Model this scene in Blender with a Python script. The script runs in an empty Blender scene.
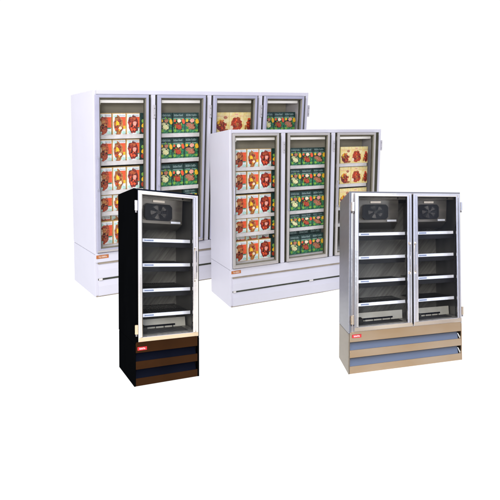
import bpy, bmesh, math, random
import numpy as np
from mathutils import Vector, Matrix
random.seed(4)
SC = bpy.context.scene
# ------------------------------------------------------------------ camera, world, lamps
SC.view_settings.view_transform = 'Standard'
SC.view_settings.look = 'None'
SC.view_settings.exposure = 0.0
SC.view_settings.gamma = 1.0
cam = bpy.data.objects.new('camera', bpy.data.cameras.new('camera'))
SC.collection.objects.link(cam)
cam.data.sensor_width = 36; cam.data.lens = 36.0
cam.data.clip_start = 0.05; cam.data.clip_end = 500
cam.location = (0, 0, 1.72); cam.rotation_euler = (math.radians(85.5), 0, 0)
SC.camera = cam
SC.render.resolution_x = 1024; SC.render.resolution_y = 1024

# plain white ahead; invented dimmer lavender-blue surround behind the camera for tint and reflections,
# warm towards the floor on that side
wd = bpy.data.worlds.new('World'); SC.world = wd; wd.use_nodes = True
nt = wd.node_tree; N = nt.nodes; L = nt.links
N.clear()
out = N.new('ShaderNodeOutputWorld'); bg = N.new('ShaderNodeBackground')
tc = N.new('ShaderNodeTexCoord'); sp = N.new('ShaderNodeSeparateXYZ')
L.new(tc.outputs['Generated'], sp.inputs[0])
up = N.new('ShaderNodeValToRGB')
up.color_ramp.elements[0].position = 0.36; up.color_ramp.elements[0].color = (0.80, 0.62, 0.44, 1)
up.color_ramp.elements[1].position = 0.60; up.color_ramp.elements[1].color = (0.60, 0.68, 0.96, 1)
e = up.color_ramp.elements.new(0.47); e.color = (0.62, 0.60, 0.66, 1)
e = up.color_ramp.elements.new(1.0); e.color = (1.0, 1.0, 1.1, 1)
mz = N.new('ShaderNodeMath'); mz.operation = 'MULTIPLY_ADD'; mz.inputs[1].default_value = 0.5; mz.inputs[2].default_value = 0.5
L.new(sp.outputs['Z'], mz.inputs[0]); L.new(mz.outputs[0], up.inputs[0])
fr = N.new('ShaderNodeMapRange'); fr.inputs['From Min'].default_value = 0.1; fr.inputs['From Max'].default_value = 0.55
L.new(sp.outputs['Y'], fr.inputs['Value'])
# invented darker and brighter patches behind the camera, added for reflections in the metal
bd = N.new('ShaderNodeTexNoise'); bd.inputs['Scale'].default_value = 5.0; bd.inputs['Detail'].default_value = 1.5
bm_ = N.new('ShaderNodeMapping'); bm_.inputs['Scale'].default_value = (1.6, 1.6, 0.35)
L.new(tc.outputs['Generated'], bm_.inputs[0]); L.new(bm_.outputs[0], bd.inputs['Vector'])
br_ = N.new('ShaderNodeMapRange'); br_.inputs['From Min'].default_value = 0.38; br_.inputs['From Max'].default_value = 0.60
br_.inputs['To Min'].default_value = 0.35; br_.inputs['To Max'].default_value = 1.75
L.new(bd.outputs['Fac'], br_.inputs['Value'])
bx_ = N.new('ShaderNodeVectorMath'); bx_.operation = 'SCALE'; L.new(up.outputs[0], bx_.inputs[0]); L.new(br_.outputs[0], bx_.inputs['Scale'])
mx = N.new('ShaderNodeMix'); mx.data_type = 'RGBA'
L.new(fr.outputs[0], mx.inputs['Factor']); L.new(bx_.outputs[0], mx.inputs['A']); mx.inputs['B'].default_value = (1.02, 1.02, 1.02, 1)
L.new(mx.outputs['Result'], bg.inputs[0]); bg.inputs[1].default_value = 1.0
L.new(bg.outputs[0], out.inputs[0])

def area(name, loc, target, size, power, col):
    d = bpy.data.lights.new(name, 'AREA'); d.shape = 'RECTANGLE'; d.size = size[0]; d.size_y = size[1]
    d.energy = power; d.color = col
    o = bpy.data.objects.new(name, d); SC.collection.objects.link(o)
    o.location = loc; o.rotation_euler = (Vector(target) - Vector(loc)).to_track_quat('-Z', 'Y').to_euler()
    return o
area('studio_softbox', (-3.6, 1.5, 5.4), (-0.6, 7.6, 2.4), (2.4, 2.0), 330, (1.0, 0.98, 1.0))
area('frame_reflection_light', (5.6, 1.4, 2.4), (0.3, 5.0, 1.2), (0.8, 3.0), 13, (0.82, 0.90, 1.0))  # lamp added so the polished door frames reflect brighter
area('carton_fill_light', (-0.4, -1.6, 2.6), (0.2, 6.5, 1.4), (1.6, 1.6), 260, (1.0, 0.98, 0.96))  # fill lamp added to brighten the cartons and interiors from the front

# ------------------------------------------------------------------ materials
def new_mat(name):
    m = bpy.data.materials.new(name); m.use_nodes = True
    return m, m.node_tree, m.node_tree.nodes['Principled BSDF']
def mat(name, col, rough=0.5, metal=0.0, spec=0.5, var=0.06, scale=9.0, stretch=(1, 1, 1), col2=None, bump=0.0, rot=(0, 0, 0)):
    m, t, b = new_mat(name)
    tcn = t.nodes.new('ShaderNodeTexCoord'); mp = t.nodes.new('ShaderNodeMapping'); mp.inputs['Scale'].default_value = stretch
    rt = t.nodes.new('ShaderNodeMapping'); rt.inputs['Rotation'].default_value = rot
    nz = t.nodes.new('ShaderNodeTexNoise'); nz.inputs['Scale'].default_value = scale; nz.inputs['Detail'].default_value = 4
    t.links.new(tcn.outputs['Object'], rt.inputs[0]); t.links.new(rt.outputs[0], mp.inputs[0]); t.links.new(mp.outputs[0], nz.inputs['Vector'])
    cr = t.nodes.new('ShaderNodeValToRGB'); cr.color_ramp.elements[0].position = 0.3; cr.color_ramp.elements[1].position = 0.7
    c2 = col2 or tuple(min(1, c * (1 + var)) for c in col)
    c1 = tuple(c * (1 - var) for c in col)
    cr.color_ramp.elements[0].color = (*c1, 1); cr.color_ramp.elements[1].color = (*c2, 1)
    t.links.new(nz.outputs['Fac'], cr.inputs[0]); t.links.new(cr.outputs[0], b.inputs['Base Color'])
    b.inputs['Roughness'].default_value = rough; b.inputs['Metallic'].default_value = metal
    b.inputs['Specular IOR Level'].default_value = spec
    if bump:
        bp = t.nodes.new('ShaderNodeBump'); bp.inputs['Strength'].default_value = bump; bp.inputs['Distance'].default_value = 0.01
        t.links.new(nz.outputs['Fac'], bp.inputs['Height']); t.links.new(bp.outputs[0], b.inputs['Normal'])
    return m
def food_mat(name, cols, scale=60, rough=0.45):
    m, t, b = new_mat(name)
    tcn = t.nodes.new('ShaderNodeTexCoord')
    vo = t.nodes.new('ShaderNodeTexVoronoi'); vo.inputs['Scale'].default_value = scale
    nz = t.nodes.new('ShaderNodeTexNoise'); nz.inputs['Scale'].default_value = scale * 0.5; nz.inputs['Detail'].default_value = 3
    t.links.new(tcn.outputs['Object'], vo.inputs['Vector']); t.links.new(tcn.outputs['Object'], nz.inputs['Vector'])
    sx = t.nodes.new('ShaderNodeSeparateColor'); t.links.new(vo.outputs['Color'], sx.inputs[0])
    ad = t.nodes.new('ShaderNodeMath'); ad.operation = 'MULTIPLY_ADD'; ad.inputs[1].default_value = 0.6
    mu = t.nodes.new('ShaderNodeMath'); mu.operation = 'MULTIPLY'; mu.inputs[1].default_value = 0.4
    t.links.new(nz.outputs['Fac'], mu.inputs[0]); t.links.new(sx.outputs[0], ad.inputs[0]); t.links.new(mu.outputs[0], ad.inputs[2])
    cr = t.nodes.new('ShaderNodeValToRGB'); cr.color_ramp.interpolation = 'LINEAR'
    n = len(cols)
    cr.color_ramp.elements[0].color = (*cols[0], 1); cr.color_ramp.elements[0].position = 0.1
    cr.color_ramp.elements[1].color = (*cols[-1], 1); cr.color_ramp.elements[1].position = 0.9
    for i in range(1, n - 1):
        el = cr.color_ramp.elements.new(0.1 + 0.8 * i / (n - 1)); el.color = (*cols[i], 1)
    t.links.new(ad.outputs[0], cr.inputs[0]); t.links.new(cr.outputs[0], b.inputs['Base Color'])
    b.inputs['Roughness'].default_value = rough
    return m
def glass_mat(name, amount=0.05, tint=(1, 1, 1)):
    m, t, b = new_mat(name)
    t.nodes.remove(b)
    o = t.nodes['Material Output']
    tr = t.nodes.new('ShaderNodeBsdfTransparent'); tr.inputs[0].default_value = (*tint, 1)
    gl = t.nodes.new('ShaderNodeBsdfGlossy'); gl.inputs['Roughness'].default_value = 0.02
    lw = t.nodes.new('ShaderNodeLayerWeight'); lw.inputs[0].default_value = 0.25
    mr = t.nodes.new('ShaderNodeMapRange'); mr.inputs['To Min'].default_value = amount; mr.inputs['To Max'].default_value = amount + 0.10
    ms = t.nodes.new('ShaderNodeMixShader')
    t.links.new(lw.outputs['Fresnel'], mr.inputs['Value']); t.links.new(mr.outputs[0], ms.inputs[0])
    t.links.new(tr.outputs[0], ms.inputs[1]); t.links.new(gl.outputs[0], ms.inputs[2]); t.links.new(ms.outputs[0], o.inputs[0])
    return m
def glow_mat(name, col, s):
    m, t, b = new_mat(name)
    b.inputs['Base Color'].default_value = (0.8, 0.8, 0.8, 1)
    b.inputs['Emission Color'].default_value = (*col, 1); b.inputs['Emission Strength'].default_value = s
    return m

MW = mat('white_enamel', (0.575, 0.562, 0.61), 0.42, 0, 0.25, 0.015, 3)
M = dict(
    white=MW,
    lav=mat('door_aluminium', (0.43, 0.425, 0.515), 0.32, 0.35, 0.5, 0.05, 5),
    silv=mat('door_silver', (0.48, 0.45, 0.42), 0.32, 0.4, 0.5, 0.06, 5),
    bead=mat('olive_bead', (0.16, 0.145, 0.10), 0.5, 0.2, 0.4, 0.15, 8),
    beige_rail=mat('beige_rail', (0.47, 0.43, 0.40), 0.4, 0.3, 0.5, 0.06, 5),
    postA=mat('silver_post', (0.44, 0.42, 0.42), 0.4, 0.5, 0.5, 0.08, 6),
    olive=mat('olive_gasket_shade', (0.055, 0.052, 0.030), 0.7, 0, 0.2, 0.2),  # door gasket; also stands for the shade in the door gaps
    taupe=mat('shaded_liner', (0.38, 0.35, 0.27), 0.6, 0, 0.2, 0.10, 4),  # light-coloured lining; the shade inside is put into the colour
    pale=mat('pale_liner', (0.55, 0.52, 0.52), 0.6, 0, 0.2, 0.04, 4),
    shelf=mat('shelf_metal', (0.62, 0.59, 0.56), 0.5, 0.1, 0.4, 0.10, 12),
    tan_line=mat('bronze_trim', (0.30, 0.25, 0.19), 0.5, 0.2, 0.4, 0.15, 8),
    slot=mat('dark_slot', (0.050, 0.055, 0.040), 0.7, 0, 0.2, 0.3, 8),
    hinge=mat('hinge_white', (0.46, 0.44, 0.46), 0.4, 0.2, 0.5, 0.05),
    hinge_dk=mat('hinge_screw', (0.22, 0.21, 0.22), 0.4, 0.6, 0.5, 0.05),
    lock=mat('handle_grey', (0.42, 0.42, 0.48), 0.3, 0.5, 0.5, 0.05),
    badge_o=mat('orange_badge', (0.42, 0.13, 0.03), 0.5, 0, 0.4, 0.2, 30),
    badge_r=mat('red_badge', (0.62, 0.02, 0.025), 0.4, 0, 0.4, 0.1),
    ink=mat('white_ink', (0.85, 0.80, 0.78), 0.5, 0, 0.3, 0.02),
    tube=glow_mat('lit_lamp_tube', (1.0, 0.93, 0.82), 0.30),
    glass=glass_mat('door_glass', 0.002),
    black=mat('black_enamel', (0.002, 0.0022, 0.0025), 0.6, 0, 0.0, 0.1, 5),
    navy_top=mat('black_enamel_top', (0.003, 0.006, 0.016), 0.45, 0, 0.02, 0.1, 5),
    brown=mat('brown_panel', (0.034, 0.0125, 0.0032), 0.42, 0.0, 0.04, 0.15, 3, (1, 1, 1)),
    navy=mat('navy_louver', (0.0032, 0.0042, 0.0095), 0.45, 0, 0.03, 0.15, 5),
    line=mat('black_gap', (0.008, 0.006, 0.005), 0.8, 0, 0.05, 0.2),
    chrome=mat('polished_frame', (0.84, 0.79, 0.73), 0.14, 1.0, 0.5, 0.06, 2.2, (1, 1, 1.6), bump=0.3),
    cream=mat('cream_tint', (0.78, 0.60, 0.38), 0.3, 0.6, 0.5, 0.06, 4),  # the lower rail's cream reflection is put into this colour
    tan_tint=mat('tan_tint', (0.62, 0.50, 0.36), 0.25, 0.85, 0.5, 0.05, 4),  # the lower rail's warm reflection is put into this colour
    steel=mat('brushed_steel', (0.27, 0.27, 0.29), 0.42, 1.0, 0.5, 0.06, 3, (1, 1, 8)),
    steel_lo=mat('steel_base_reflection', (0.25, 0.21, 0.155), 0.42, 1.0, 0.5, 0.05, 3, (1, 1, 8)),  # warm floor reflection put into the colour of the lower steel
    tan=mat('steel_tan_reflection', (0.44, 0.285, 0.145), 0.36, 0.85, 0.5, 0.04, 2, (0.6, 1, 1.5), col2=(0.50, 0.38, 0.26)),  # tan floor reflection put into the panel colour
    blue=mat('louver_blue_reflection', (0.16, 0.195, 0.265), 0.42, 0.6, 0.5, 0.05, 2, (1, 1, 2)),  # bluish reflection from above put into the blade colour
    grey_in=mat('reflection_streak_liner', (0.28, 0.27, 0.24), 0.4, 0.3, 0.4, 0.15, 7, (0.5, 1, 9), rot=(0, 0.85, 0), col2=(0.40, 0.385, 0.345)),  # diagonal streaks put wire shelf reflections into the colour
    bright_foot=mat('bright_foot_grey', (0.66, 0.64, 0.55), 0.5, 0.1, 0.4, 0.12, 6),
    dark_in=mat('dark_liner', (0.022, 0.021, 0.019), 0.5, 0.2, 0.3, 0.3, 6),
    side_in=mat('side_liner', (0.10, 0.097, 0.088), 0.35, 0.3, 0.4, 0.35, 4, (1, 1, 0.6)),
    rail=mat('price_rail', (0.82, 0.83, 0.86), 0.3, 0.3, 0.5, 0.07, 6, (4, 1, 1)),
    railb=mat('rail_label', (0.20, 0.25, 0.38), 0.4, 0, 0.5, 0.15, 60),
    wire=mat('shelf_wire', (0.035, 0.035, 0.036), 0.4, 0.3, 0.5, 0.1),
    evap=mat('evaporator_steel', (0.17, 0.155, 0.13), 0.3, 0.65, 0.5, 0.35, 4, (1, 1, 3)),
    grille=mat('grille_black', (0.008, 0.008, 0.009), 0.5, 0, 0.2, 0.2),
    blade=mat('fan_blade', (0.11, 0.10, 0.085), 0.4, 0.4, 0.5, 0.9, 16),
    guard=mat('guard_wire', (0.05, 0.05, 0.05), 0.4, 0.7, 0.5, 0.2),
    stick=mat('beige_sticker', (0.62, 0.55, 0.47), 0.5, 0, 0.3, 0.08, 50),
    # packaging
    p_white=mat('carton_white', (0.80, 0.84, 0.82), 0.4, 0, 0.4, 0.06, 25, col2=(0.86, 0.86, 0.84)),
    p_gold=mat('carton_gold_edge', (0.62, 0.40, 0.14), 0.4, 0, 0.4, 0.15, 40),
    p_black=mat('food_dark_bits', (0.035, 0.010, 0.010), 0.5, 0, 0.3, 0.2),  # dark bits printed in the food pictures
    p_mint=mat('carton_mint', (0.42, 0.66, 0.56), 0.4, 0, 0.4, 0.2, 40),
    p_orange=mat('carton_orange', (0.82, 0.10, 0.03), 0.4, 0, 0.4, 0.15, 30),
    p_yellow=mat('carton_yellow', (0.90, 0.50, 0.02), 0.4, 0, 0.4, 0.12, 30),
    p_grey=mat('carton_grey_print', (0.35, 0.40, 0.42), 0.5, 0, 0.3, 0.2, 60),
    p_greenstrip=mat('carton_green_strip', (0.05, 0.25, 0.14), 0.5, 0, 0.3, 0.2, 60),
    p_dark=mat('pack_dark_green', (0.010, 0.040, 0.034), 0.45, 0, 0.4, 0.3, 30),
    p_title=mat('pack_pale_print', (0.26, 0.36, 0.34), 0.5, 0, 0.3, 0.25, 70),
    p_cream=mat('pack_pale_yellow', (0.95, 0.70, 0.18), 0.4, 0, 0.4, 0.1, 14, col2=(0.95, 0.86, 0.50)),
    p_pink=mat('pack_pink', (0.80, 0.36, 0.28), 0.5, 0, 0.3, 0.2, 40),
    p_lime=mat('pack_lime', (0.20, 0.42, 0.06), 0.5, 0, 0.3, 0.3, 40),
    f_red=food_mat('food_red_stew', [(0.072, 0.009, 0.006), (0.360, 0.036, 0.014), (0.518, 0.115, 0.022), (0.144, 0.022, 0.009)], 55),
    f_brown=food_mat('food_brown_pasta', [(0.101, 0.022, 0.009), (0.418, 0.122, 0.022), (0.540, 0.259, 0.072), (0.245, 0.043, 0.014)], 55),
    f_rib=food_mat('food_dark_ribs', [(0.036, 0.010, 0.010), (0.158, 0.018, 0.014), (0.418, 0.043, 0.022), (0.058, 0.014, 0.022)], 50),
    f_cream=food_mat('food_cream', [(0.85, 0.62, 0.38), (0.90, 0.78, 0.55), (0.72, 0.42, 0.22)], 60),
    f_pale=food_mat('food_pale_veg', [(0.82, 0.70, 0.22), (0.90, 0.86, 0.50), (0.42, 0.55, 0.12)], 60),
    f_tomato=food_mat('food_tomato', [(0.360, 0.022, 0.009), (0.518, 0.065, 0.014), (0.216, 0.014, 0.007)], 60),
    f_salmon=food_mat('food_salmon', [(0.446, 0.115, 0.043), (0.540, 0.230, 0.130), (0.274, 0.058, 0.022)], 60),
    f_green=food_mat('pack_mottled_green', [(0.010, 0.07, 0.04), (0.02, 0.20, 0.09), (0.10, 0.36, 0.13), (0.010, 0.03, 0.025)], 36),
)

# ------------------------------------------------------------------ mesh helpers
CAB = {
 'A': dict(o=(-2.2368, 7.16893, 0.46356), ex=(1.29673, 0.63564, 0.13019), ey=(-0.8135, 1.18757, 0.17437), ez=(0.05539, -0.12931, 1.44302), W=2.385, D=0.761),
 'B': dict(o=(-0.2668, 6.80728, 0.38487), ex=(1.08063, 0.51485, 0.08467), ey=(-0.41068, 1.12325, 0.09827), ez=(-0.00165, -0.07441, 1.1976), W=2.10, D=0.814),
 'C': dict(o=(-1.02443, 4.3183, 0.16308), ex=(0.68797, 0.54582, -0.05647), ey=(-0.36824, 0.79826, -0.03973), ez=(-0.00151, 0.05898, 0.878), W=0.774, D=0.864),
 'D': dict(o=(0.88979, 4.42127, 0.24273), ex=(0.79146, 0.28139, 0.00302), ey=(0.06117, 0.83328, -0.08664), ez=(0.01838, 0.13593, 0.82864), W=1.532, D=0.984),
}
class Frame:
    """cabinet space: x across the front, y into the depth, z up, in cabinet units; K maps it to metres"""
    def __init__(s, c):
        s.o = Vector(c['o']); s.K = Matrix([c['ex'], c['ey'], c['ez']]).transposed()
        s.W = c['W']; s.D = c['D']
        z = s.K.col[2].normalized(); x = (s.K.col[0] - z * s.K.col[0].dot(z)).normalized(); y = z.cross(x)
        s.R = Matrix([x, y, z]).transposed(); s.Rt = s.R.transposed()
        s.LK = s.Rt @ s.K
    def world(s, p): return s.o + s.K @ Vector(p)
FRM = {k: Frame(v) for k, v in CAB.items()}

class MB:
    def __init__(s): s.bm = bmesh.new(); s.mats = []
    def mi(s, m):
        if m not in s.mats: s.mats.append(m)
        return s.mats.index(m)
    def face(s, pts, m):
        f = s.bm.faces.new([s.bm.verts.new(p) for p in pts]); f.material_index = s.mi(m); return f
    def box(s, x0, x1, y0, y1, z0, z1, m, bev=0.0):
        t = bmesh.new()
        bmesh.ops.create_cube(t, size=1)
        for v in t.verts:
            v.co = ((x0 + x1) / 2 + v.co.x * (x1 - x0), (y0 + y1) / 2 + v.co.y * (y1 - y0), (z0 + z1) / 2 + v.co.z * (z1 - z0))
        if bev: bmesh.ops.bevel(t, geom=t.edges[:], offset=bev, segments=2, affect='EDGES', profile=0.5)
        s.merge(t, m); t.free()
    def merge(s, t, m):
        k = s.mi(m); d = {}
        for v in t.verts: d[v] = s.bm.verts.new(v.co)
        for f in t.faces:
            g = s.bm.faces.new([d[v] for v in f.verts]); g.material_index = k
    def prism(s, poly, y0, y1, m):
        """polygon in the xz plane, extruded over y"""
        n = len(poly)
        a = [s.bm.verts.new((p[0], y0, p[1])) for p in poly]; b = [s.bm.verts.new((p[0], y1, p[1])) for p in poly]
        k = s.mi(m)
        for f in [a, b[::-1]] + [[a[i], b[i], b[(i + 1) % n], a[(i + 1) % n]] for i in range(n)]:
            s.bm.faces.new(f).material_index = k
    def xprism(s, poly, x0, x1, m):
        """polygon in the yz plane, extruded over x"""
        n = len(poly)
        a = [s.bm.verts.new((x0, p[0], p[1])) for p in poly]; b = [s.bm.verts.new((x1, p[0], p[1])) for p in poly]
        k = s.mi(m)
        for f in [a[::-1], b] + [[a[i], a[(i + 1) % n], b[(i + 1) % n], b[i]] for i in range(n)]:
            s.bm.faces.new(f).material_index = k
    def ring(s, x0, x1, z0, z1, prof, m, w):
        """picture frame; prof = [(t, y)] with t 0..1 from outer to inner edge, w = (left, right, bottom, top) widths"""
        loops = []
        for t, y in prof:
            l, r, b, tp = [q * t for q in w]
            loops.append([s.bm.verts.new(p) for p in ((x0 + l, y, z0 + b), (x1 - r, y, z0 + b), (x1 - r, y, z1 - tp), (x0 + l, y, z1 - tp))])
        k = s.mi(m); n = len(loops)
        for i in range(n - 1):
            for j in range(4):
                s.bm.faces.new((loops[i][j], loops[i][(j + 1) % 4], loops[i + 1][(j + 1) % 4], loops[i + 1][j])).material_index = k
        return loops
    def tube(s, p, q, r, m, n=8):
        p, q = Vector(p), Vector(q); d = (q - p).normalized()
        a = d.orthogonal().normalized(); b = d.cross(a)
        A = [s.bm.verts.new(p + (a * math.cos(2 * math.pi * i / n) + b * math.sin(2 * math.pi * i / n)) * r) for i in range(n)]
        B = [s.bm.verts.new(q + (a * math.cos(2 * math.pi * i / n) + b * math.sin(2 * math.pi * i / n)) * r) for i in range(n)]
        k = s.mi(m)
        for i in range(n): s.bm.faces.new((A[i], A[(i + 1) % n], B[(i + 1) % n], B[i])).material_index = k
        s.bm.faces.new(A[::-1]).material_index = k; s.bm.faces.new(B).material_index = k
    def mesh(s, name, F, origin=(0, 0, 0)):
        og = Vector(origin)
        for v in s.bm.verts: v.co = F.LK @ (v.co - og)
        bmesh.ops.recalc_face_normals(s.bm, faces=s.bm.faces[:])
        me = bpy.data.meshes.new(name); s.bm.to_mesh(me); s.bm.free()
        for m in s.mats: me.materials.append(m)
        return me
    def build(s, name, F, parent, origin=None):
        me = s.mesh(name, F, origin if origin is not None else F.org)
        o = bpy.data.objects.new(name, me); SC.collection.objects.link(o); o.parent = parent
        return o
def root(name, F, label, cat, group=None):
    F.org = (F.W / 2, F.D / 2, 0)
    o = bpy.data.objects.new(name, None); SC.collection.objects.link(o)
    o.location = F.world(F.org); o.rotation_euler = F.R.to_euler(); o.empty_display_size = 0.3
    o['label'] = label; o['category'] = cat
    if group: o['group'] = group
    return o
def strokes(mb, x0, x1, z0, z1, y, m, n, seed):
    """a word too small to read, as letter-like strokes"""
    r = random.Random(seed); w = (x1 - x0) / n
    for i in range(n):
        a = x0 + w * i; b = a + w * 0.72; t = w * 0.26; top = z1 - (z1 - z0) * (0 if i == 0 else r.choice((0.0, 0.22, 0.3)))
        k = r.choice('HOEUT')
        if k in 'HOEU': mb.face([(a, y, z0), (a + t, y, z0), (a + t, y, top), (a, y, top)], m)
        if k in 'HOU': mb.face([(b - t, y, z0), (b, y, z0), (b, y, top), (b - t, y, top)], m)
        mid = (z0 + top) / 2; th = (z1 - z0) * 0.18
        if k in 'HE': mb.face([(a + t, y, mid - th / 2), (b - t * (k == 'H'), y, mid - th / 2), (b - t * (k == 'H'), y, mid + th / 2), (a + t, y, mid + th / 2)], m)
        if k in 'OE': mb.face([(a + t, y, top - th), (b - t * (k == 'O'), y, top - th), (b - t * (k == 'O'), y, top), (a + t, y, top)], m)
        if k in 'OEU': mb.face([(a + t, y, z0), (b - t * (k != 'E'), y, z0), (b - t * (k != 'E'), y, z0 + th), (a + t, y, z0 + th)], m)
        if k == 'T':
            mb.face([(a, y, top - th), (b, y, top - th), (b, y, top), (a, y, top)], m)
            c = (a + b) / 2; mb.face([(c - t / 2, y, z0), (c + t / 2, y, z0), (c + t / 2, y, top - th), (c - t / 2, y, top - th)], m)

ROWS = [(1.582, 0.212), (1.327, 0.215), (1.040, 0.234), (0.832, 0.168), (0.503, 0.236)]

# ------------------------------------------------------------------ ground (added sheet that glows white)
def ground():
    P = []
    for F in FRM.values():
        for a in (0, 0.5, 1):
            for b in (0, 0.5, 1):
                p = F.world((F.W * a, F.D * b, 0)); P.append((p.x, p.y, p.z - 0.004))
    for a in range(16):
        t = 2 * math.pi * a / 16; P.append((13 * math.cos(t), 7 + 13 * math.sin(t), 0.25 + 0.45 * max(0, math.sin(t))))
    for x in (-3, 0, 3): P.append((x, 1.0, 0.12))
    P = np.array(P); n = len(P)
    U = lambda r: np.where(r > 1e-9, r * r * np.log(np.maximum(r, 1e-9)), 0)
    d = np.linalg.norm(P[:, None, :2] - P[None, :, :2], axis=2)
    A = np.zeros((n + 3, n + 3)); A[:n, :n] = U(d); A[:n, n] = 1; A[:n, n + 1:] = P[:, :2]; A[n:, :n] = A[:n, n:].T
    w = np.linalg.solve(A, np.r_[P[:, 2], 0, 0, 0])
    g = np.linspace(-12, 12, 150); X, Y = np.meshgrid(g, g + 7)
    Q = np.c_[X.ravel(), Y.ravel()]
    Z = U(np.linalg.norm(Q[:, None] - P[None, :, :2], axis=2)) @ w[:n] + w[n] + Q @ w[n + 1:]
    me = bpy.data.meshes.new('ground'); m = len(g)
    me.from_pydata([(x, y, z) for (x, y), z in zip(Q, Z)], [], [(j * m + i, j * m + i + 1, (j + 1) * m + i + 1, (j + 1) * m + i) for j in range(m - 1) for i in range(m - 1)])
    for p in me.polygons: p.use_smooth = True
    me.materials.append(glow_mat('glowing_white_ground', (1, 1, 1), 1.05))  # emission added so the sheet stays white, without contact shadows
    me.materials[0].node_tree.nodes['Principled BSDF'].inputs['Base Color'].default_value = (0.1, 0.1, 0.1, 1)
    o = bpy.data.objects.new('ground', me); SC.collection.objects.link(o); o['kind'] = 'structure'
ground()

# ------------------------------------------------------------------ white display freezers
def door_frame(F, r, x0, x1, w, m, glass_y=-0.012, yf=-0.032, z0=0.455, z1=1.957):
    mb = MB()
    mb.ring(x0, x1, z0, z1, [(0, -0.006), (0, yf + 0.006), (0.10, yf), (0.72, yf), (0.86, yf + 0.010), (1, yf + 0.014), (1, -0.006), (0, -0.006)], m, w)
    d = mb.build('door', F, r)
    mb = MB(); mb.ring(x0 + w[0] - 0.012, x1 - w[1] + 0.012, z0 + w[2] - 0.014, z1 - w[3] + 0.012, [(0, yf + 0.020), (0, yf + 0.0005 + 0.010), (0.5, yf + 0.006), (1, yf + 0.017), (1, -0.013), (0, -0.013)], M['bead'], (0.014, 0.014, 0.020, 0.014)); mb.build('glazing_bead', F, d)
    mb = MB(); mb.box(x0 + 0.003, x1 - 0.003, yf - 0.003, yf - 0.0004, z0 + 0.003, z0 + 0.022, M['beige_rail'], 0.001); mb.build('lower_rail', F, d)
    g = MB(); g.box(x0 + w[0] - 0.004, x1 - w[1] + 0.004, glass_y, glass_y + 0.005, z0 + w[2] - 0.004, z1 - w[3] + 0.004, M['glass']); g.build('glass', F, d)
    return d

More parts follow.
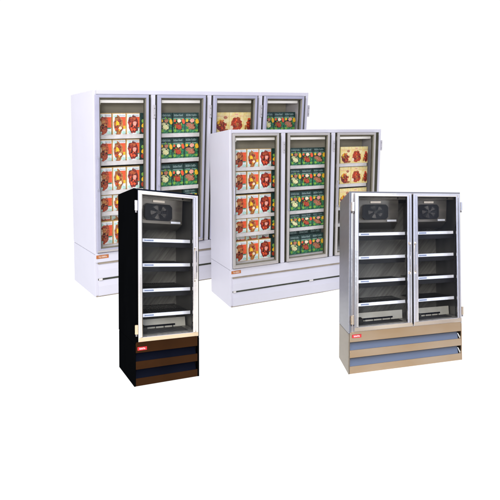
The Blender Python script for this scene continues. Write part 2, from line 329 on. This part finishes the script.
def white_freezer(key, nd, x_first, pitch, label):
    F = FRM[key]; W, D = F.W, F.D
    r = root('display_freezer', F, label, 'display freezer')
    zb = 0.43
    for nm, a, b in (('side_panel', 0, 0.03), ('side_panel', W - 0.03, W)):
        mb = MB(); mb.box(a, b, 0.0, D, zb + 0.004, 2.0, MW, 0.005); mb.build(nm, F, r)
    mb = MB(); mb.box(0.0301, W - 0.0301, 0.001, D - 0.001, 1.961, 1.999, MW, 0.003); mb.build('top_panel', F, r)
    mb = MB(); mb.box(0.0301, W - 0.0301, D - 0.02, D - 0.001, 0.004, 1.960, MW); mb.build('back_panel', F, r)
    # inside lining
    mb = MB()
    mb.face([(0.032, D - 0.022, 0.5), (W - 0.032, D - 0.022, 0.5), (W - 0.032, D - 0.022, 1.958), (0.032, D - 0.022, 1.958)], M['taupe'])
    mb.face([(0.032, 0.07, 0.5), (0.032, D - 0.022, 0.5), (0.032, D - 0.022, 1.958), (0.032, 0.07, 1.958)], M['pale'])
    mb.face([(W - 0.032, 0.07, 0.5), (W - 0.032, D - 0.022, 0.5), (W - 0.032, D - 0.022, 1.958), (W - 0.032, 0.07, 1.958)], M['pale'])
    mb.face([(0.032, 0.07, 1.958), (W - 0.032, 0.07, 1.958), (W - 0.032, D - 0.022, 1.958), (0.032, D - 0.022, 1.958)], M['taupe'])
    mb.build('liner', F, r)
    mb = MB(); mb.box(0.031, W - 0.031, 0.075, D - 0.023, 0.46, 0.502, M['shelf']); mb.build('floor_deck', F, r)
    mb = MB(); mb.box(0.05, W - 0.05, D * 0.44, D - 0.03, 1.71, 1.955, M['taupe'], 0.004)
    mb.build('evaporator_cover', F, r)
    # base: side walls, louvred kick panel
    mb = MB(); mb.box(0.0, W, 0.012, D, 0.0, zb, MW, 0.004); mb.build('base', F, r)
    mb = MB(); mb.box(0.004, W - 0.004, -0.010, 0.0115, 0.354, 0.445, MW, 0.004); mb.build('sill_panel', F, r)
    mb = MB(); mb.box(0.03, W - 0.01, 0.0, 0.0118, 0.3345, 0.3535, M['tan_line']); mb.build('trim_line', F, r)
    for z0, z1 in ((0.190, 0.334), (0.012, 0.168)):
        mb = MB()
        mb.xprism([(0.0115, z0), (-0.006, z0), (-0.010, z0 + 0.05 * (z1 - z0)), (-0.012, z1 - 0.058), (-0.009, z1 - 0.050), (0.0095, z1), (0.0115, z1)], 0.028, W - 0.008, MW); mb.build('kick_panel', F, r)
    mb = MB(); mb.box(0.030, W - 0.01, 0.006, 0.0116, 0.168, 0.190, M['slot'])
    mb.build('air_slot', F, r)
    br = [0.03 + 0.005] + [x_first + pitch * i for i in range(1, nd)] + [W - 0.05]
    br = [0.035, 1.06, W - 0.05] if key == 'B' else [0.035, W - 0.05]
    for a in br:
        mb = MB(); mb.box(a, a + (0.035 if a < 0.1 else 0.055), -0.004, 0.0059, 0.1685, 0.1895, M['shelf'], 0.002); mb.build('slot_bracket', F, r)
    mb = MB(); mb.box(0.01, W - 0.01, 0.001, 0.0118, 0.001, 0.0115, M['tan_line']); mb.build('bottom_rail', F, r)
    mb = MB(); mb.box(0.008, 0.128, -0.0135, -0.0102, 0.392, 0.427, M['badge_o'], 0.002)
    strokes(mb, 0.030, 0.112, 0.402, 0.418, -0.0142, M['stick'], 7, 5); mb.build('badge', F, r)
    # bays
    dw, gap, mw = (0.508, 0.034, 0.041) if key == 'A' else (0.580, 0.040, 0.052)
    for i in range(nd):
        x0 = x_first + pitch * i; x1 = x0 + dw
        # white mullion between two doors, olive fill stands for the shade in the gaps beside it
        mx0, mx1 = x1 + gap, x1 + gap + mw
        if i < nd - 1:
            mb = MB(); mb.box(x1 - 0.020, mx1 + 0.035, 0.020, 0.060, 0.455, 1.960, M['olive']); mb.build('gap_shade', F, r)
            mb = MB(); mb.box(mx0, mx1, -0.004, 0.0195, 0.446, 1.960, MW, 0.003); mb.build('mullion', F, r)
        else:
            mb = MB(); mb.box(x1 - 0.016, W - 0.031, 0.012, 0.050, 0.455, 1.960, M['olive']); mb.build('gap_shade', F, r)  # dark fill stands for the shade beside the last door
        if i == 0:
            mb = MB(); mb.box(0.031 if key == 'B' else 0.0305, x0 + 0.030, 0.012, 0.060, 0.455, 1.960, M['olive']); mb.build('gap_shade', F, r)  # dark fill stands for the shade beside the first door
        d = door_frame(F, r, x0, x1, (0.044, 0.033, 0.046, 0.036) if key == 'A' else (0.036, 0.036, 0.046, 0.034), M['lav'] if key == 'A' else M['silv'])
        mb = MB(); mb.ring(x0 + 0.004, x1 - 0.004, 0.459, 1.953, [(0, -0.0055), (0, 0.003), (1, 0.003), (1, -0.0055), (0, -0.0055)], M['olive'], (0.036,) * 4); mb.build('door_gasket', F, d)
        mb = MB(); mb.tube((x0 + 0.012, -0.044, 1.08), (x0 + 0.012, -0.044, 1.37), 0.0055, M['lav'])
        for z in (1.075, 1.375): mb.box(x0 + 0.005, x0 + 0.022, -0.050, -0.0325, z - 0.010, z + 0.010, M['lock'], 0.002)
        mb.build('handle', F, d)
        hx = mx0 + mw * 0.38 if i < nd - 1 else W + 0.002
        hy = -0.0045 if i < nd - 1 else 0.012
        mb = MB(); mb.box(hx, hx + 0.024, hy - 0.012, hy, 1.735, 1.862, M['hinge'], 0.003)
        for z in (1.765, 1.83): mb.tube((hx + 0.012, hy - 0.0145, z), (hx + 0.012, hy - 0.011, z), 0.005, M['hinge_dk'])
        mb.build('hinge', F, d)
        # lamp strip
        mb = MB(); mb.box(x0 + 0.05, x1 + 0.01, 0.100, 0.125, 1.888, 1.918, M['tube'], 0.006)
        mb.box(x0 + 0.062, x0 + 0.085, 0.098, 0.13, 1.872, 1.8875, M['tube'], 0.002); mb.build('lamp_strip', F, r)
        # shelves
        for z, h in ROWS[:4]:
            mb = MB()
            mb.box(x0 + 0.012, x1 + 0.03 if i < nd - 1 else x1 - 0.04, 0.105, D * 0.72, z - 0.016, z - 0.003, M['shelf'])
            s = mb.build('shelf', F, r)
            mb = MB(); mb.xprism([(0.0845, z - 0.036), (0.104, z - 0.036), (0.104, z - 0.002), (0.090, z + 0.004), (0.0845, z - 0.004)], x0 + 0.020, x1 + 0.035 if i < nd - 1 else x1 - 0.055, M['shelf']); mb.build('price_rail', F, s)
    return r

white_freezer('A', 4, 0.015, 0.5965, 'largest white display freezer at the back with four glass doors over louvred white base')
white_freezer('B', 3, 0.030, 0.695, 'white display freezer with three glass doors, standing in front of the four door one')

# ------------------------------------------------------------------ packages on the shelves
def blob(cx, cz, rx, rz, seed, n=22, jit=0.16, rot=0.0):
    r = random.Random(seed); P = []
    for i in range(n):
        t = 2 * math.pi * i / n; k = 1 + r.uniform(-jit, jit)
        x, z = rx * k * math.cos(t), rz * k * math.sin(t)
        P.append((cx + x * math.cos(rot) - z * math.sin(rot), cz + x * math.sin(rot) + z * math.cos(rot)))
    return P
def clamp(P, w, h, e=0.004): return [(min(max(x, -w / 2 + e), w / 2 - e), min(max(z, e), h - e)) for x, z in P]
def pack_mesh(F, kind, w, h, dep):
    """a standing carton, printed face towards -y; local origin at the bottom centre of the front"""
    mb = MB(); yl = [0.0]
    fam, var = kind
    e = 0.0035
    def pr(P, m):
        yl[0] -= 0.00035
        mb.face([(x, yl[0], z) for x, z in clamp(P, w, h)], M[m])
    def rect(x0, x1, z0, z1, m): pr([(x0 * w, z0 * h), (x1 * w, z0 * h), (x1 * w, z1 * h), (x0 * w, z1 * h)], m)
    def bl(cx, cz, rx, rz, m, seed, rot=0.0, jit=0.16): pr(blob(cx * w, cz * h, rx * w, rz * h, seed, 22, jit, rot), m)
    def chunks(cx, cz, rx, rz, ms, n, seed, k=0.075):
        r = random.Random(seed)
        for _ in range(n):
            t, q = r.uniform(0, 2 * math.pi), math.sqrt(r.random()) * 0.85
            bl(cx + rx * q * math.cos(t), cz + rz * q * math.sin(t), k * r.uniform(0.5, 1.5), k * 0.7 * r.uniform(0.5, 1.4), r.choice(ms), r.random(), r.uniform(0, 3), 0.25)
    if fam == 'white':
        mb.box(-w / 2 + 0.001, w / 2 - 0.001, 0, dep, 0, h, M['p_gold'], 0.002)
        rect(-0.44, 0.46, 0.015, 0.965, 'p_white')
        f = ['f_red', 'f_brown', 'f_rib'][var]
        rect(-0.02, 0.46, 0.34, 0.82, 'p_orange')
        rect(0.12, 0.44, 0.29, 0.35, 'p_greenstrip' if var != 1 else 'p_yellow')
        if var == 1: rect(0.22, 0.45, 0.28, 0.42, 'p_yellow')
        bl(-0.10 + 0.05 * var, 0.46, 0.36, 0.42, f, 3 + var, 0.1 * (var - 1), 0.14)
        chunks(-0.10 + 0.05 * var, 0.44, 0.28, 0.32, [['f_rib', 'f_red', 'p_orange', 'f_brown', 'p_black'], ['f_brown', 'f_rib', 'p_orange', 'f_red', 'p_yellow'], ['f_rib', 'p_black', 'f_red', 'p_orange']][var], 38, 100 + var, 0.055)
        if var == 0: bl(-0.36, 0.55, 0.09, 0.14, 'f_cream', 9); bl(0.0, 0.47, 0.09, 0.05, 'f_brown', 19); bl(-0.12, 0.62, 0.16, 0.09, 'f_brown', 12)
        if var == 1: bl(0.05, 0.32, 0.11, 0.07, 'f_cream', 10); bl(-0.16, 0.55, 0.12, 0.12, 'p_yellow', 13, 0, 0.3); bl(-0.04, 0.66, 0.12, 0.07, 'f_rib', 23)
        if var == 2: bl(0.08, 0.52, 0.13, 0.10, 'p_pink', 11); bl(-0.05, 0.72, 0.22, 0.09, 'f_red', 14)
        strokes(mb, -0.02 * w, 0.40 * w, 0.86 * h, 0.92 * h, yl[0] - 0.001, M['p_grey'], 5, var)
        bl(0.28, 0.12, 0.15, 0.06, 'p_mint', 21 + var); bl(-0.32, 0.13, 0.10, 0.05, 'p_mint', 31 + var); bl(-0.3, 0.86, 0.12, 0.04, 'p_mint', 25 + var)
    elif fam == 'green':
        mb.box(-w / 2 + 0.001, w / 2 - 0.001, 0, dep, 0, h, M['p_dark'], 0.002)
        rect(-0.47, 0.47, 0.02, 0.74, 'f_green')
        strokes(mb, -0.40 * w, 0.36 * w, 0.83 * h, 0.93 * h, -0.0012, M['p_title'], 10, 40 + var)
        rect(-0.40, 0.36, 0.72, 0.755, 'p_title')
        bl(-0.10, 0.40, 0.40, 0.20, 'p_dark', 50 + var, -0.5)
        bl(-0.06, 0.36, 0.34, 0.16, ['f_pale', 'f_tomato', 'f_salmon'][var], 41 + var, -0.45)
        chunks(-0.06, 0.36, 0.26, 0.10, [['f_pale', 'f_cream', 'p_lime'], ['f_tomato', 'p_orange', 'f_red'], ['f_salmon', 'f_red', 'f_brown']][var], 14, 120 + var, 0.05)
        chunks(0, 0.45, 0.45, 0.40, ['f_green', 'p_dark', 'p_lime', 'p_dark'], 26, 140 + var, 0.05)
        bl(-0.06, 0.34, 0.26, 0.10, ['f_pale', 'f_tomato', 'f_salmon'][var], 141 + var, -0.45)
        bl(-0.02, 0.62, 0.16, 0.09, ['f_salmon', 'f_cream', 'p_pink'][var], 44 + var)
        bl(0.34, 0.58, 0.12, 0.13, ['p_yellow', 'p_orange', 'p_yellow'][var], 47 + var, 0.3)
        bl(-0.38, 0.62, 0.09, 0.07, ['p_yellow', 'p_orange', 'p_yellow'][var], 60 + var)
        bl(0.30, 0.14, 0.12, 0.05, 'p_lime', 63 + var); bl(-0.34, 0.15, 0.10, 0.07, 'p_lime', 66 + var); bl(0.33, 0.36, 0.09, 0.06, 'f_green', 69 + var)
    elif fam == 'slim':
        mb.box(-w / 2 + 0.001, w / 2 - 0.001, 0, dep, 0, h, M['p_dark'], 0.002)
        rect(-0.46, 0.46, 0.02, 0.96, 'p_dark'); chunks(0, 0.5, 0.4, 0.44, ['f_rib', 'f_red', 'f_cream', 'p_yellow', 'p_dark', 'f_green'], 22, 160); bl(-0.25, 0.42, 0.15, 0.10, 'p_yellow', 71); bl(-0.2, 0.62, 0.2, 0.08, 'p_lime', 72)
        bl(-0.28, 0.2, 0.16, 0.10, 'f_tomato', 73); bl(-0.3, 0.82, 0.16, 0.08, 'p_dark', 74); bl(0.2, 0.5, 0.2, 0.2, 'f_green', 75)
    else:
        mb.box(-w / 2 + 0.0005, w / 2 - 0.0005, 0, dep, 0, h, M['p_cream'], 0.002)
        if var == 0:
            bl(-0.10, 0.32, 0.30, 0.28, 'f_rib', 81, 0.3); bl(-0.12, 0.46, 0.20, 0.16, 'p_yellow', 82, 0.6, 0.25); bl(0.06, 0.2, 0.16, 0.08, 'f_red', 83); bl(0.22, 0.74, 0.13, 0.07, 'f_salmon', 84); bl(0.3, 0.12, 0.14, 0.06, 'f_brown', 87)
        elif var == 1:
            bl(0.0, 0.40, 0.38, 0.33, 'f_tomato', 85, 0.2, 0.22); bl(-0.02, 0.38, 0.16, 0.12, 'f_brown', 86); bl(0.05, 0.68, 0.14, 0.08, 'f_red', 88); bl(-0.05, 0.90, 0.14, 0.025, 'p_pink', 89); bl(-0.36, 0.24, 0.12, 0.09, 'f_cream', 91)
        else:
            bl(0.15, 0.40, 0.36, 0.30, 'f_rib', 93); bl(-0.3, 0.24, 0.16, 0.12, 'f_brown', 94); bl(0.1, 0.66, 0.2, 0.06, 'p_orange', 95)
        chunks(0, 0.40, 0.30, 0.26, ['f_red', 'f_rib', 'f_tomato', 'p_orange'], 24, 170 + var, 0.06)
        strokes(mb, -0.42 * w, 0.42 * w, 0.80 * h, 0.84 * h, yl[0] - 0.0005, M['p_pink'], 9, 90)
    return mb.mesh({'white': 'meal_carton', 'green': 'vegetable_carton', 'slim': 'dark_carton', 'yellow': 'snack_carton'}[fam], F)
CACHE = {}
ORD = ['top', 'second', 'third', 'fourth', 'bottom']
FOOD = {('white', 0): 'white carton picturing red stew', ('white', 1): 'white carton picturing brown pasta', ('white', 2): 'white carton picturing dark ribs',
        ('green', 0): 'dark green carton with pale vegetables', ('green', 1): 'dark green carton with red tomatoes', ('green', 2): 'dark green carton with orange food',
        ('slim', 0): 'narrow dark carton', ('yellow', 0): 'pale yellow carton with brown food', ('yellow', 1): 'pale yellow carton with red food', ('yellow', 2): 'narrow yellow carton at the right'}
DOOR = {'A': ['leftmost', 'second', 'third', 'rightmost'], 'B': ['left', 'middle', 'right']}
CN = {'A': 'four door freezer', 'B': 'three door freezer'}
def pack(key, kind, door, row, xc, w, y, back=False, dep=0.045):
    F = FRM[key]; z, h = ROWS[row]
    if back: h = 0.298
    ck = (key, kind, round(w, 3), round(h, 3))
    if ck not in CACHE: CACHE[ck] = pack_mesh(F, kind, w, h, dep)
    nm = {'white': 'meal_carton', 'green': 'vegetable_carton', 'slim': 'dark_carton', 'yellow': 'snack_carton'}[kind[0]]
    o = bpy.data.objects.new(nm, CACHE[ck]); SC.collection.objects.link(o)
    rr = random.Random('%s%d%d%.2f%s' % (key, door, row, xc, back))
    o.location = F.world((xc + rr.uniform(-0.0015, 0.0015), y + rr.uniform(0, 0.006), z - 0.002)); o.rotation_euler = F.R.to_euler()
    shelf = ('back row of bottom' if back else 'front row of bottom' if row == 4 else ORD[row])
    o['label'] = '%s, %s shelf, %s door, %s' % (FOOD[kind], shelf, DOOR[key][door], CN[key])
    o['category'] = 'food carton'
    o['group'] = {'white': 'white meal cartons', 'green': 'dark green vegetable cartons', 'slim': 'dark cartons beside the white ones', 'yellow': 'pale yellow cartons'}[kind[0]]
def bay(key, door, fam, xs, ends, rows, back=True, which=None):
    for row in rows:
        for v, (a, b) in enumerate(zip(xs, ends)):
            kd = (fam, v)
            if fam == 'white' and v == 3: kd = ('slim', 0)
            if which and row in which and v not in which[row]: continue
            pack(key, kd, door, row, (a + b) / 2, b - a - 0.002, 0.112)
            if row == 4 and back: pack(key, kd, door, row, (a + b) / 2, b - a - 0.002, 0.172, True)
bay('A', 0, 'white', (.074, .213, .351, .490), (.213, .351, .490, .60), range(5), which={3: (0, 1), 4: (0, 1)})
bay('A', 1, 'green', (.695, .829, .962), (.829, .962, 1.12), range(5), which={3: (2,), 4: (2,)})
bay('A', 2, 'yellow', (1.30, 1.475, 1.655), (1.475, 1.655, 1.75), (0,))
bay('A', 3, 'green', (1.888, 2.022, 2.156), (2.022, 2.156, 2.31), (0,))
bay('B', 0, 'white', (.090, .250, .405, .572), (.250, .405, .572, .70), range(5))
bay('B', 1, 'green', (.825, .980, 1.145), (.980, 1.145, 1.325), range(5))
bay('B', 2, 'yellow', (1.550, 1.720, 1.895), (1.720, 1.895, 1.980), range(3))

# ------------------------------------------------------------------ empty refrigerators
def refrigerator(key, doors, label, shell, shell_lo, panel, louver, topm):
    F = FRM[key]; W, D = F.W, F.D
    r = root('display_refrigerator', F, label, 'display refrigerator')
    zb = 0.43
    xl = 0.034 if key == 'C' else 0.05
    for a, b in ((0, 0.028), (W - 0.014, W)):
        mb = MB(); mb.box(a, b, 0.0, D, zb + 0.003, 2.0, shell, 0.004); mb.build('side_panel', F, r)
    mb = MB(); mb.box(0.0281, W - 0.0141, 0.001, D - 0.001, 1.984, 1.9995, topm, 0.003); mb.build('top_panel', F, r)
    mb = MB(); mb.box(0.0281, W - 0.0141, D - 0.02, D - 0.001, 0.0, 1.983, shell); mb.build('back_panel', F, r)
    mb = MB(); mb.box(0.0, W, 0.062, D - 0.021, 0.0, zb, shell_lo, 0.003)
    mb.box(0.0, 0.018, 0.0, 0.0615, 0.0, zb, shell_lo, 0.002); mb.box(W - (0.022 if key == 'C' else 0.012), W, 0.0, 0.0615, 0.0, zb, shell_lo if key == 'C' else panel, 0.002)
    mb.build('base', F, r)
    # liner
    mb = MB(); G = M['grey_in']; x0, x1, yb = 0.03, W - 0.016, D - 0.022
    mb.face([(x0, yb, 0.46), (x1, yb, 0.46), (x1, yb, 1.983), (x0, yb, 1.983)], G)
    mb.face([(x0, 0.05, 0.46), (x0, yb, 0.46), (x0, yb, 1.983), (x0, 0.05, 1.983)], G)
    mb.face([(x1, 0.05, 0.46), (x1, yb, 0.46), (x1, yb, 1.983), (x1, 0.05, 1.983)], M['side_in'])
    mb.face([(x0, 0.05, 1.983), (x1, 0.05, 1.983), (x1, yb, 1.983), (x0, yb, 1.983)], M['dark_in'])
    mb.build('liner', F, r)
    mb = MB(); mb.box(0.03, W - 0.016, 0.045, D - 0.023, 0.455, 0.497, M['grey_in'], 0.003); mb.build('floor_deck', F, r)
    # base panels and louvres
    xa, xb = 0.0185, W - (0.0225 if key == 'C' else 0.0125)
    gp = 0.02 if key == 'C' else 0.045      # open end of each louvre at the right
    mb = MB(); mb.box(xa, xb, 0.0, 0.03, 0.338, 0.447, panel, 0.003); mb.build('upper_panel', F, r)
    mb = MB(); mb.box(xa, xb, 0.0, 0.03, 0.170, 0.252, panel, 0.003); mb.build('middle_panel', F, r)
    mb = MB(); mb.box(xa, xb, 0.0, 0.03, 0.001, 0.080, panel, 0.003); mb.build('lower_panel', F, r)
    for z0, z1 in ((0.252, 0.3375), (0.080, 0.1695)):
        mb = MB(); mb.xprism([(0.002, z0 + 0.001), (0.030, z0 + 0.001), (0.056, z1 - 0.012), (0.050, z1 - 0.006), (0.044, z1 - 0.012)], xa, xb - gp, louver); mb.build('louver', F, r)
        mb = MB(); mb.box(xa, xb, 0.0565, 0.0612, z0, z1, M['line']); mb.build('air_slot', F, r)
        if key == 'D':
            mb = MB(); mb.prism([(xb - gp + 0.001, z1 - 0.024), (xb - gp + 0.012, z1 - 0.024), (xb - 0.001, z0 + 0.014), (xb - 0.001, z0 + 0.001), (xb - 0.012, z0 + 0.001)], 0.030, 0.036, M['p_white'])
            mb.build('open_end_white', F, r)  # white piece added as the bright background seen through the open end
    bz, bx, bw = ((0.352, 0.036, 0.105) if key == 'C' else (0.372, 0.045, 0.115))
    mb = MB(); mb.box(bx, bx + bw, -0.005, -0.0004, bz + 0.01, bz + 0.046, M['badge_r'], 0.003)
    strokes(mb, bx + 0.02, bx + bw - 0.018, bz + 0.020, bz + 0.037, -0.0056, M['ink'], 8, 8); mb.build('badge', F, r)
    mb = MB(); mb.ring(0.0285, W - 0.0145, 0.447, 1.9835, [(0, 0.001), (0, 0.045), (1, 0.045), (1, 0.001), (0, 0.001)], shell if key == 'C' else M['chrome'], (doors[0][0] + 0.010 - 0.0285, W - 0.0145 - doors[-1][1] + 0.01, 0.024, 0.012)); mb.build('door_surround', F, r)
    nd = len(doors)
    for i, (a, b, wl, wr, hs) in enumerate(doors):
        if i < nd - 1:
            mb = MB(); mb.box(b - 0.05, doors[i + 1][0] + 0.05, 0.004, 0.10, 0.472, 1.971, M['dark_in']); mb.build('mullion', F, r)
        zt, z0 = (1.981, 0.452)
        ws = (wl, wr, 0.045, 0.036)
        yf = -0.030
        mb = MB()
        lp = mb.ring(a, b, z0, zt, [(0, -0.002), (0, yf + 0.006), (0.12, yf), (0.45, yf), (0.55, yf + 0.008), (0.8, yf + 0.008), (1, yf + 0.013), (1, -0.002), (0, -0.002)], M['chrome'], ws)
        d = mb.build('door', F, r)
        mb = MB(); mb.xprism([(yf - 0.002, z0 + 0.003), (yf - 0.0004, z0 + 0.0425), (yf + 0.002, z0 + 0.0425), (yf + 0.002, z0 + 0.003)], a + 0.004, b - 0.004, M['cream'] if key == 'C' else M['tan_tint']); mb.build('lower_rail', F, d)  # warm reflection at the frame's foot, put in as a coloured strip
        g = MB(); g.box(a + wl - 0.004, b - wr + 0.004, -0.010, -0.005, z0 + 0.041, zt - 0.032, M['glass']); g.build('glass', F, d)
        # hinges
        for z0h, z1h in ((1.755, 1.880), (0.51, 0.625)):
            if hs < 0: hx0, hx1 = a - 0.034, a - 0.002
            else: hx0, hx1 = b + 0.002, b + 0.030
            mb = MB(); mb.box(hx0, hx1, -0.026, -0.0005, z0h + 0.02, z1h, M['chrome'] if z0h > 1 else (M['cream'] if key == 'C' else M['tan_tint']), 0.005)
            mb.tube(((hx0 + hx1) / 2, -0.014, z0h), ((hx0 + hx1) / 2, -0.014, z0h + 0.02), 0.010, M['hinge_dk'])
            mb.build('hinge', F, d)
        # bow handle on the free stile
        hx = b - wr * 0.45 if hs < 0 else a + wl * 0.45
        mb = MB()
        pts = [(hx, yf - 0.001, 1.405), (hx, yf - 0.020, 1.38), (hx, yf - 0.026, 1.30), (hx, yf - 0.026, 1.15), (hx, yf - 0.020, 1.08), (hx, yf - 0.001, 1.055)]
        for p, q in zip(pts, pts[1:]): mb.tube(p, q, 0.0075, M['chrome'])
        for z in (1.405, 1.055): mb.box(hx - 0.012, hx + 0.012, yf - 0.006, yf - 0.0005, z - 0.012, z + 0.012, M['chrome'], 0.003)
        mb.build('handle', F, d)
        # shelves
        s0, s1 = a + wl + 0.004, b - wr + (0.002 if key == 'C' else -0.004)
        for z in ((1.495, 1.237, 0.972, 0.712) if key == 'C' else (1.535, 1.268, 1.0, 0.742)):
            mb = MB(); y1 = D - 0.10
            mb.box(s0, s1 + 0.02, y1 - 0.008, y1, z - 0.008, z, M['wire']); mb.box(s0, s1 + 0.02, D * 0.45, D * 0.45 + 0.008, z - 0.016, z - 0.0085, M['wire'])
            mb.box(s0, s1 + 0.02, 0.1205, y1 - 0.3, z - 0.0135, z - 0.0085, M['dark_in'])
            k = 22
            for j in range(k):
                x = s0 + (s1 + 0.02 - s0) * (j + 0.5) / k; mb.box(x - 0.0028, x + 0.0028, 0.106, y1 - 0.009, z - 0.008, z - 0.002, M['wire'])
            if z > 0.8: mb.box(s0, s1 + 0.012, 0.108, 0.120, z - 0.085, z - 0.030, M['grille'], 0.002)  # black strip added for the band of shade under the rail
            s = mb.build('shelf', F, r)
            mb = MB(); mb.xprism([(0.093, z - 0.031), (0.105, z - 0.033), (0.105, z + 0.003), (0.098, z + 0.003)], s0 + 0.012, s1 + 0.002, M['rail'])
            mb.xprism([(0.0915, z - 0.022), (0.0930, z - 0.022), (0.0945, z - 0.008), (0.0930, z - 0.008)], s0 + 0.045, s0 + 0.15, M['railb'])
            mb.build('price_rail', F, s)
        for j in range(2):
            xx = (s0 - 0.012) if j == 0 else s1 + 0.03
            mb = MB(); mb.box(xx, xx + 0.014, 0.115, 0.135, 0.50, 1.62, M['wire'])
            for q in range(40): mb.box(xx + 0.002, xx + 0.012, 0.1135, 0.1148, 0.52 + q * 0.027, 0.53 + q * 0.027, M['line'])
            mb.build('shelf_upright', F, r)
        # low rack on the deck
        mb = MB(); mb.xprism([(0.400, 0.499), (0.425, 0.499), (0.440, 0.592), (0.418, 0.600)], s0 - 0.01, s1 + 0.045, M['bright_foot']); mb.build('bright_foot_panel', F, r)  # pale panel added to stand for the brighter foot of the compartment
        mb = MB(); mb.box(s0 + 0.004, s1 - 0.10, 0.375, 0.390, 0.520, 0.538, M['navy'], 0.002)
        for j in range(5):
            x = s0 + 0.03 + (s1 - s0 - 0.16) * j / 4; mb.box(x - 0.004, x + 0.004, 0.378, 0.388, 0.4985, 0.5195, M['wire'])
        for j in range(7):
            yy = 0.12 + j * 0.037; mb.box(s0 + 0.01, s1 - 0.02, yy, yy + 0.004, 0.4985, 0.503, M['wire'])
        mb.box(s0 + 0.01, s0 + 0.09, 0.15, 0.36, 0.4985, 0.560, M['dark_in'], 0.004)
        mb.build('deck_rack', F, r)
        # evaporator with fan
        gw = s1 - s0; ex0, ex1 = s0 - 0.01, s0 + gw * 0.90
        mb = MB(); mb.xprism([(0.19, 1.935), (0.70, 1.935), (0.70, 1.60), (0.42, 1.60), (0.22, 1.665)], ex0, ex1, M['evap'])
        ev = mb.build('evaporator_housing', F, r)
        yf_ = lambda z: 0.19 + 0.03 * (1.935 - z) / 0.27
        gx0, gx1, gz0, gz1 = s0 + gw * 0.12, s0 + gw * 0.67, 1.695, 1.872
        cx, cz = (gx0 + gx1) / 2, (gz0 + gz1) / 2
        c = 0.03
        mb = MB(); mb.prism([(gx0 + c, gz0), (gx1 - c, gz0), (gx1, gz0 + c), (gx1, gz1 - c), (gx1 - c, gz1), (gx0 + c, gz1), (gx0, gz1 - c), (gx0, gz0 + c)], 0.172, 0.215, M['grille'])
        gr = mb.build('fan_grille', F, ev)
        mb = MB()
        R = (gz1 - gz0) * 0.44
        for j in range(5):
            t = j * 2 * math.pi / 5 + 0.4; P = []
            for q in range(6): P.append((cx + 1.35 * R * 0.92 * math.cos(t + q * 0.13), cz + R * 0.92 * math.sin(t + q * 0.13)))
            P = [(cx + 1.35 * R * 0.2 * math.cos(t), cz + R * 0.2 * math.sin(t))] + P
            mb.prism(P, 0.1655, 0.1685 + 0.002, M['blade'])
        mb.tube((cx, 0.160, cz), (cx, 0.1715, cz), 0.02, M['blade'], 14)
        mb.build('fan_blade', F, gr)
        mb = MB()
        for q in range(1, 6):
            rr = R * q / 5.0
            for j in range(28):
                t0, t1 = 2 * math.pi * j / 28, 2 * math.pi * (j + 1) / 28
                mb.tube((cx + 1.35 * rr * math.cos(t0), 0.156, cz + rr * math.sin(t0)), (cx + 1.35 * rr * math.cos(t1), 0.156, cz + rr * math.sin(t1)), 0.0018, M['guard'], 4)
        for j in range(4):
            t = j * math.pi / 4; mb.tube((cx - 1.35 * R * math.cos(t), 0.154, cz - R * math.sin(t)), (cx + 1.35 * R * math.cos(t), 0.154, cz + R * math.sin(t)), 0.002, M['guard'], 4)
        mb.build('fan_guard', F, gr)
        mb = MB(); mb.box(cx - 0.065, cx + 0.075, 0.183, 0.1885, 1.890, 1.912, M['stick'])
        mb.build('sticker', F, ev)
        mb = MB(); mb.box(s0 + gw * 0.66, s0 + gw * 0.86, 0.206, 0.2115, 1.672, 1.694, M['rail']); mb.build('label_plate', F, ev)
        mb = MB(); mb.box(ex0, s1 + 0.02, 0.10, 0.155, 1.925, 1.955, M['evap'], 0.003)
        mb.tube((s0 + gw * 0.85, 0.096, 1.94), (s0 + gw * 0.85, 0.0995, 1.94), 0.009, M['line'], 12); mb.build('header_rail', F, r)
    return r

refrigerator('C', [(0.042, 0.754, 0.050, 0.064, -1)], 'narrow black single door refrigerator with empty shelves and brown louvred base, front left', M['black'], M['black'], M['brown'], M['navy'], M['navy_top'])
refrigerator('D', [(0.067, 0.825, 0.052, 0.062, -1), (0.844, 1.522, 0.066, 0.058, 1)], 'stainless steel two door refrigerator with empty shelves and tan louvred base, front right', M['steel'], M['steel_lo'], M['tan'], M['blue'], M['steel'])
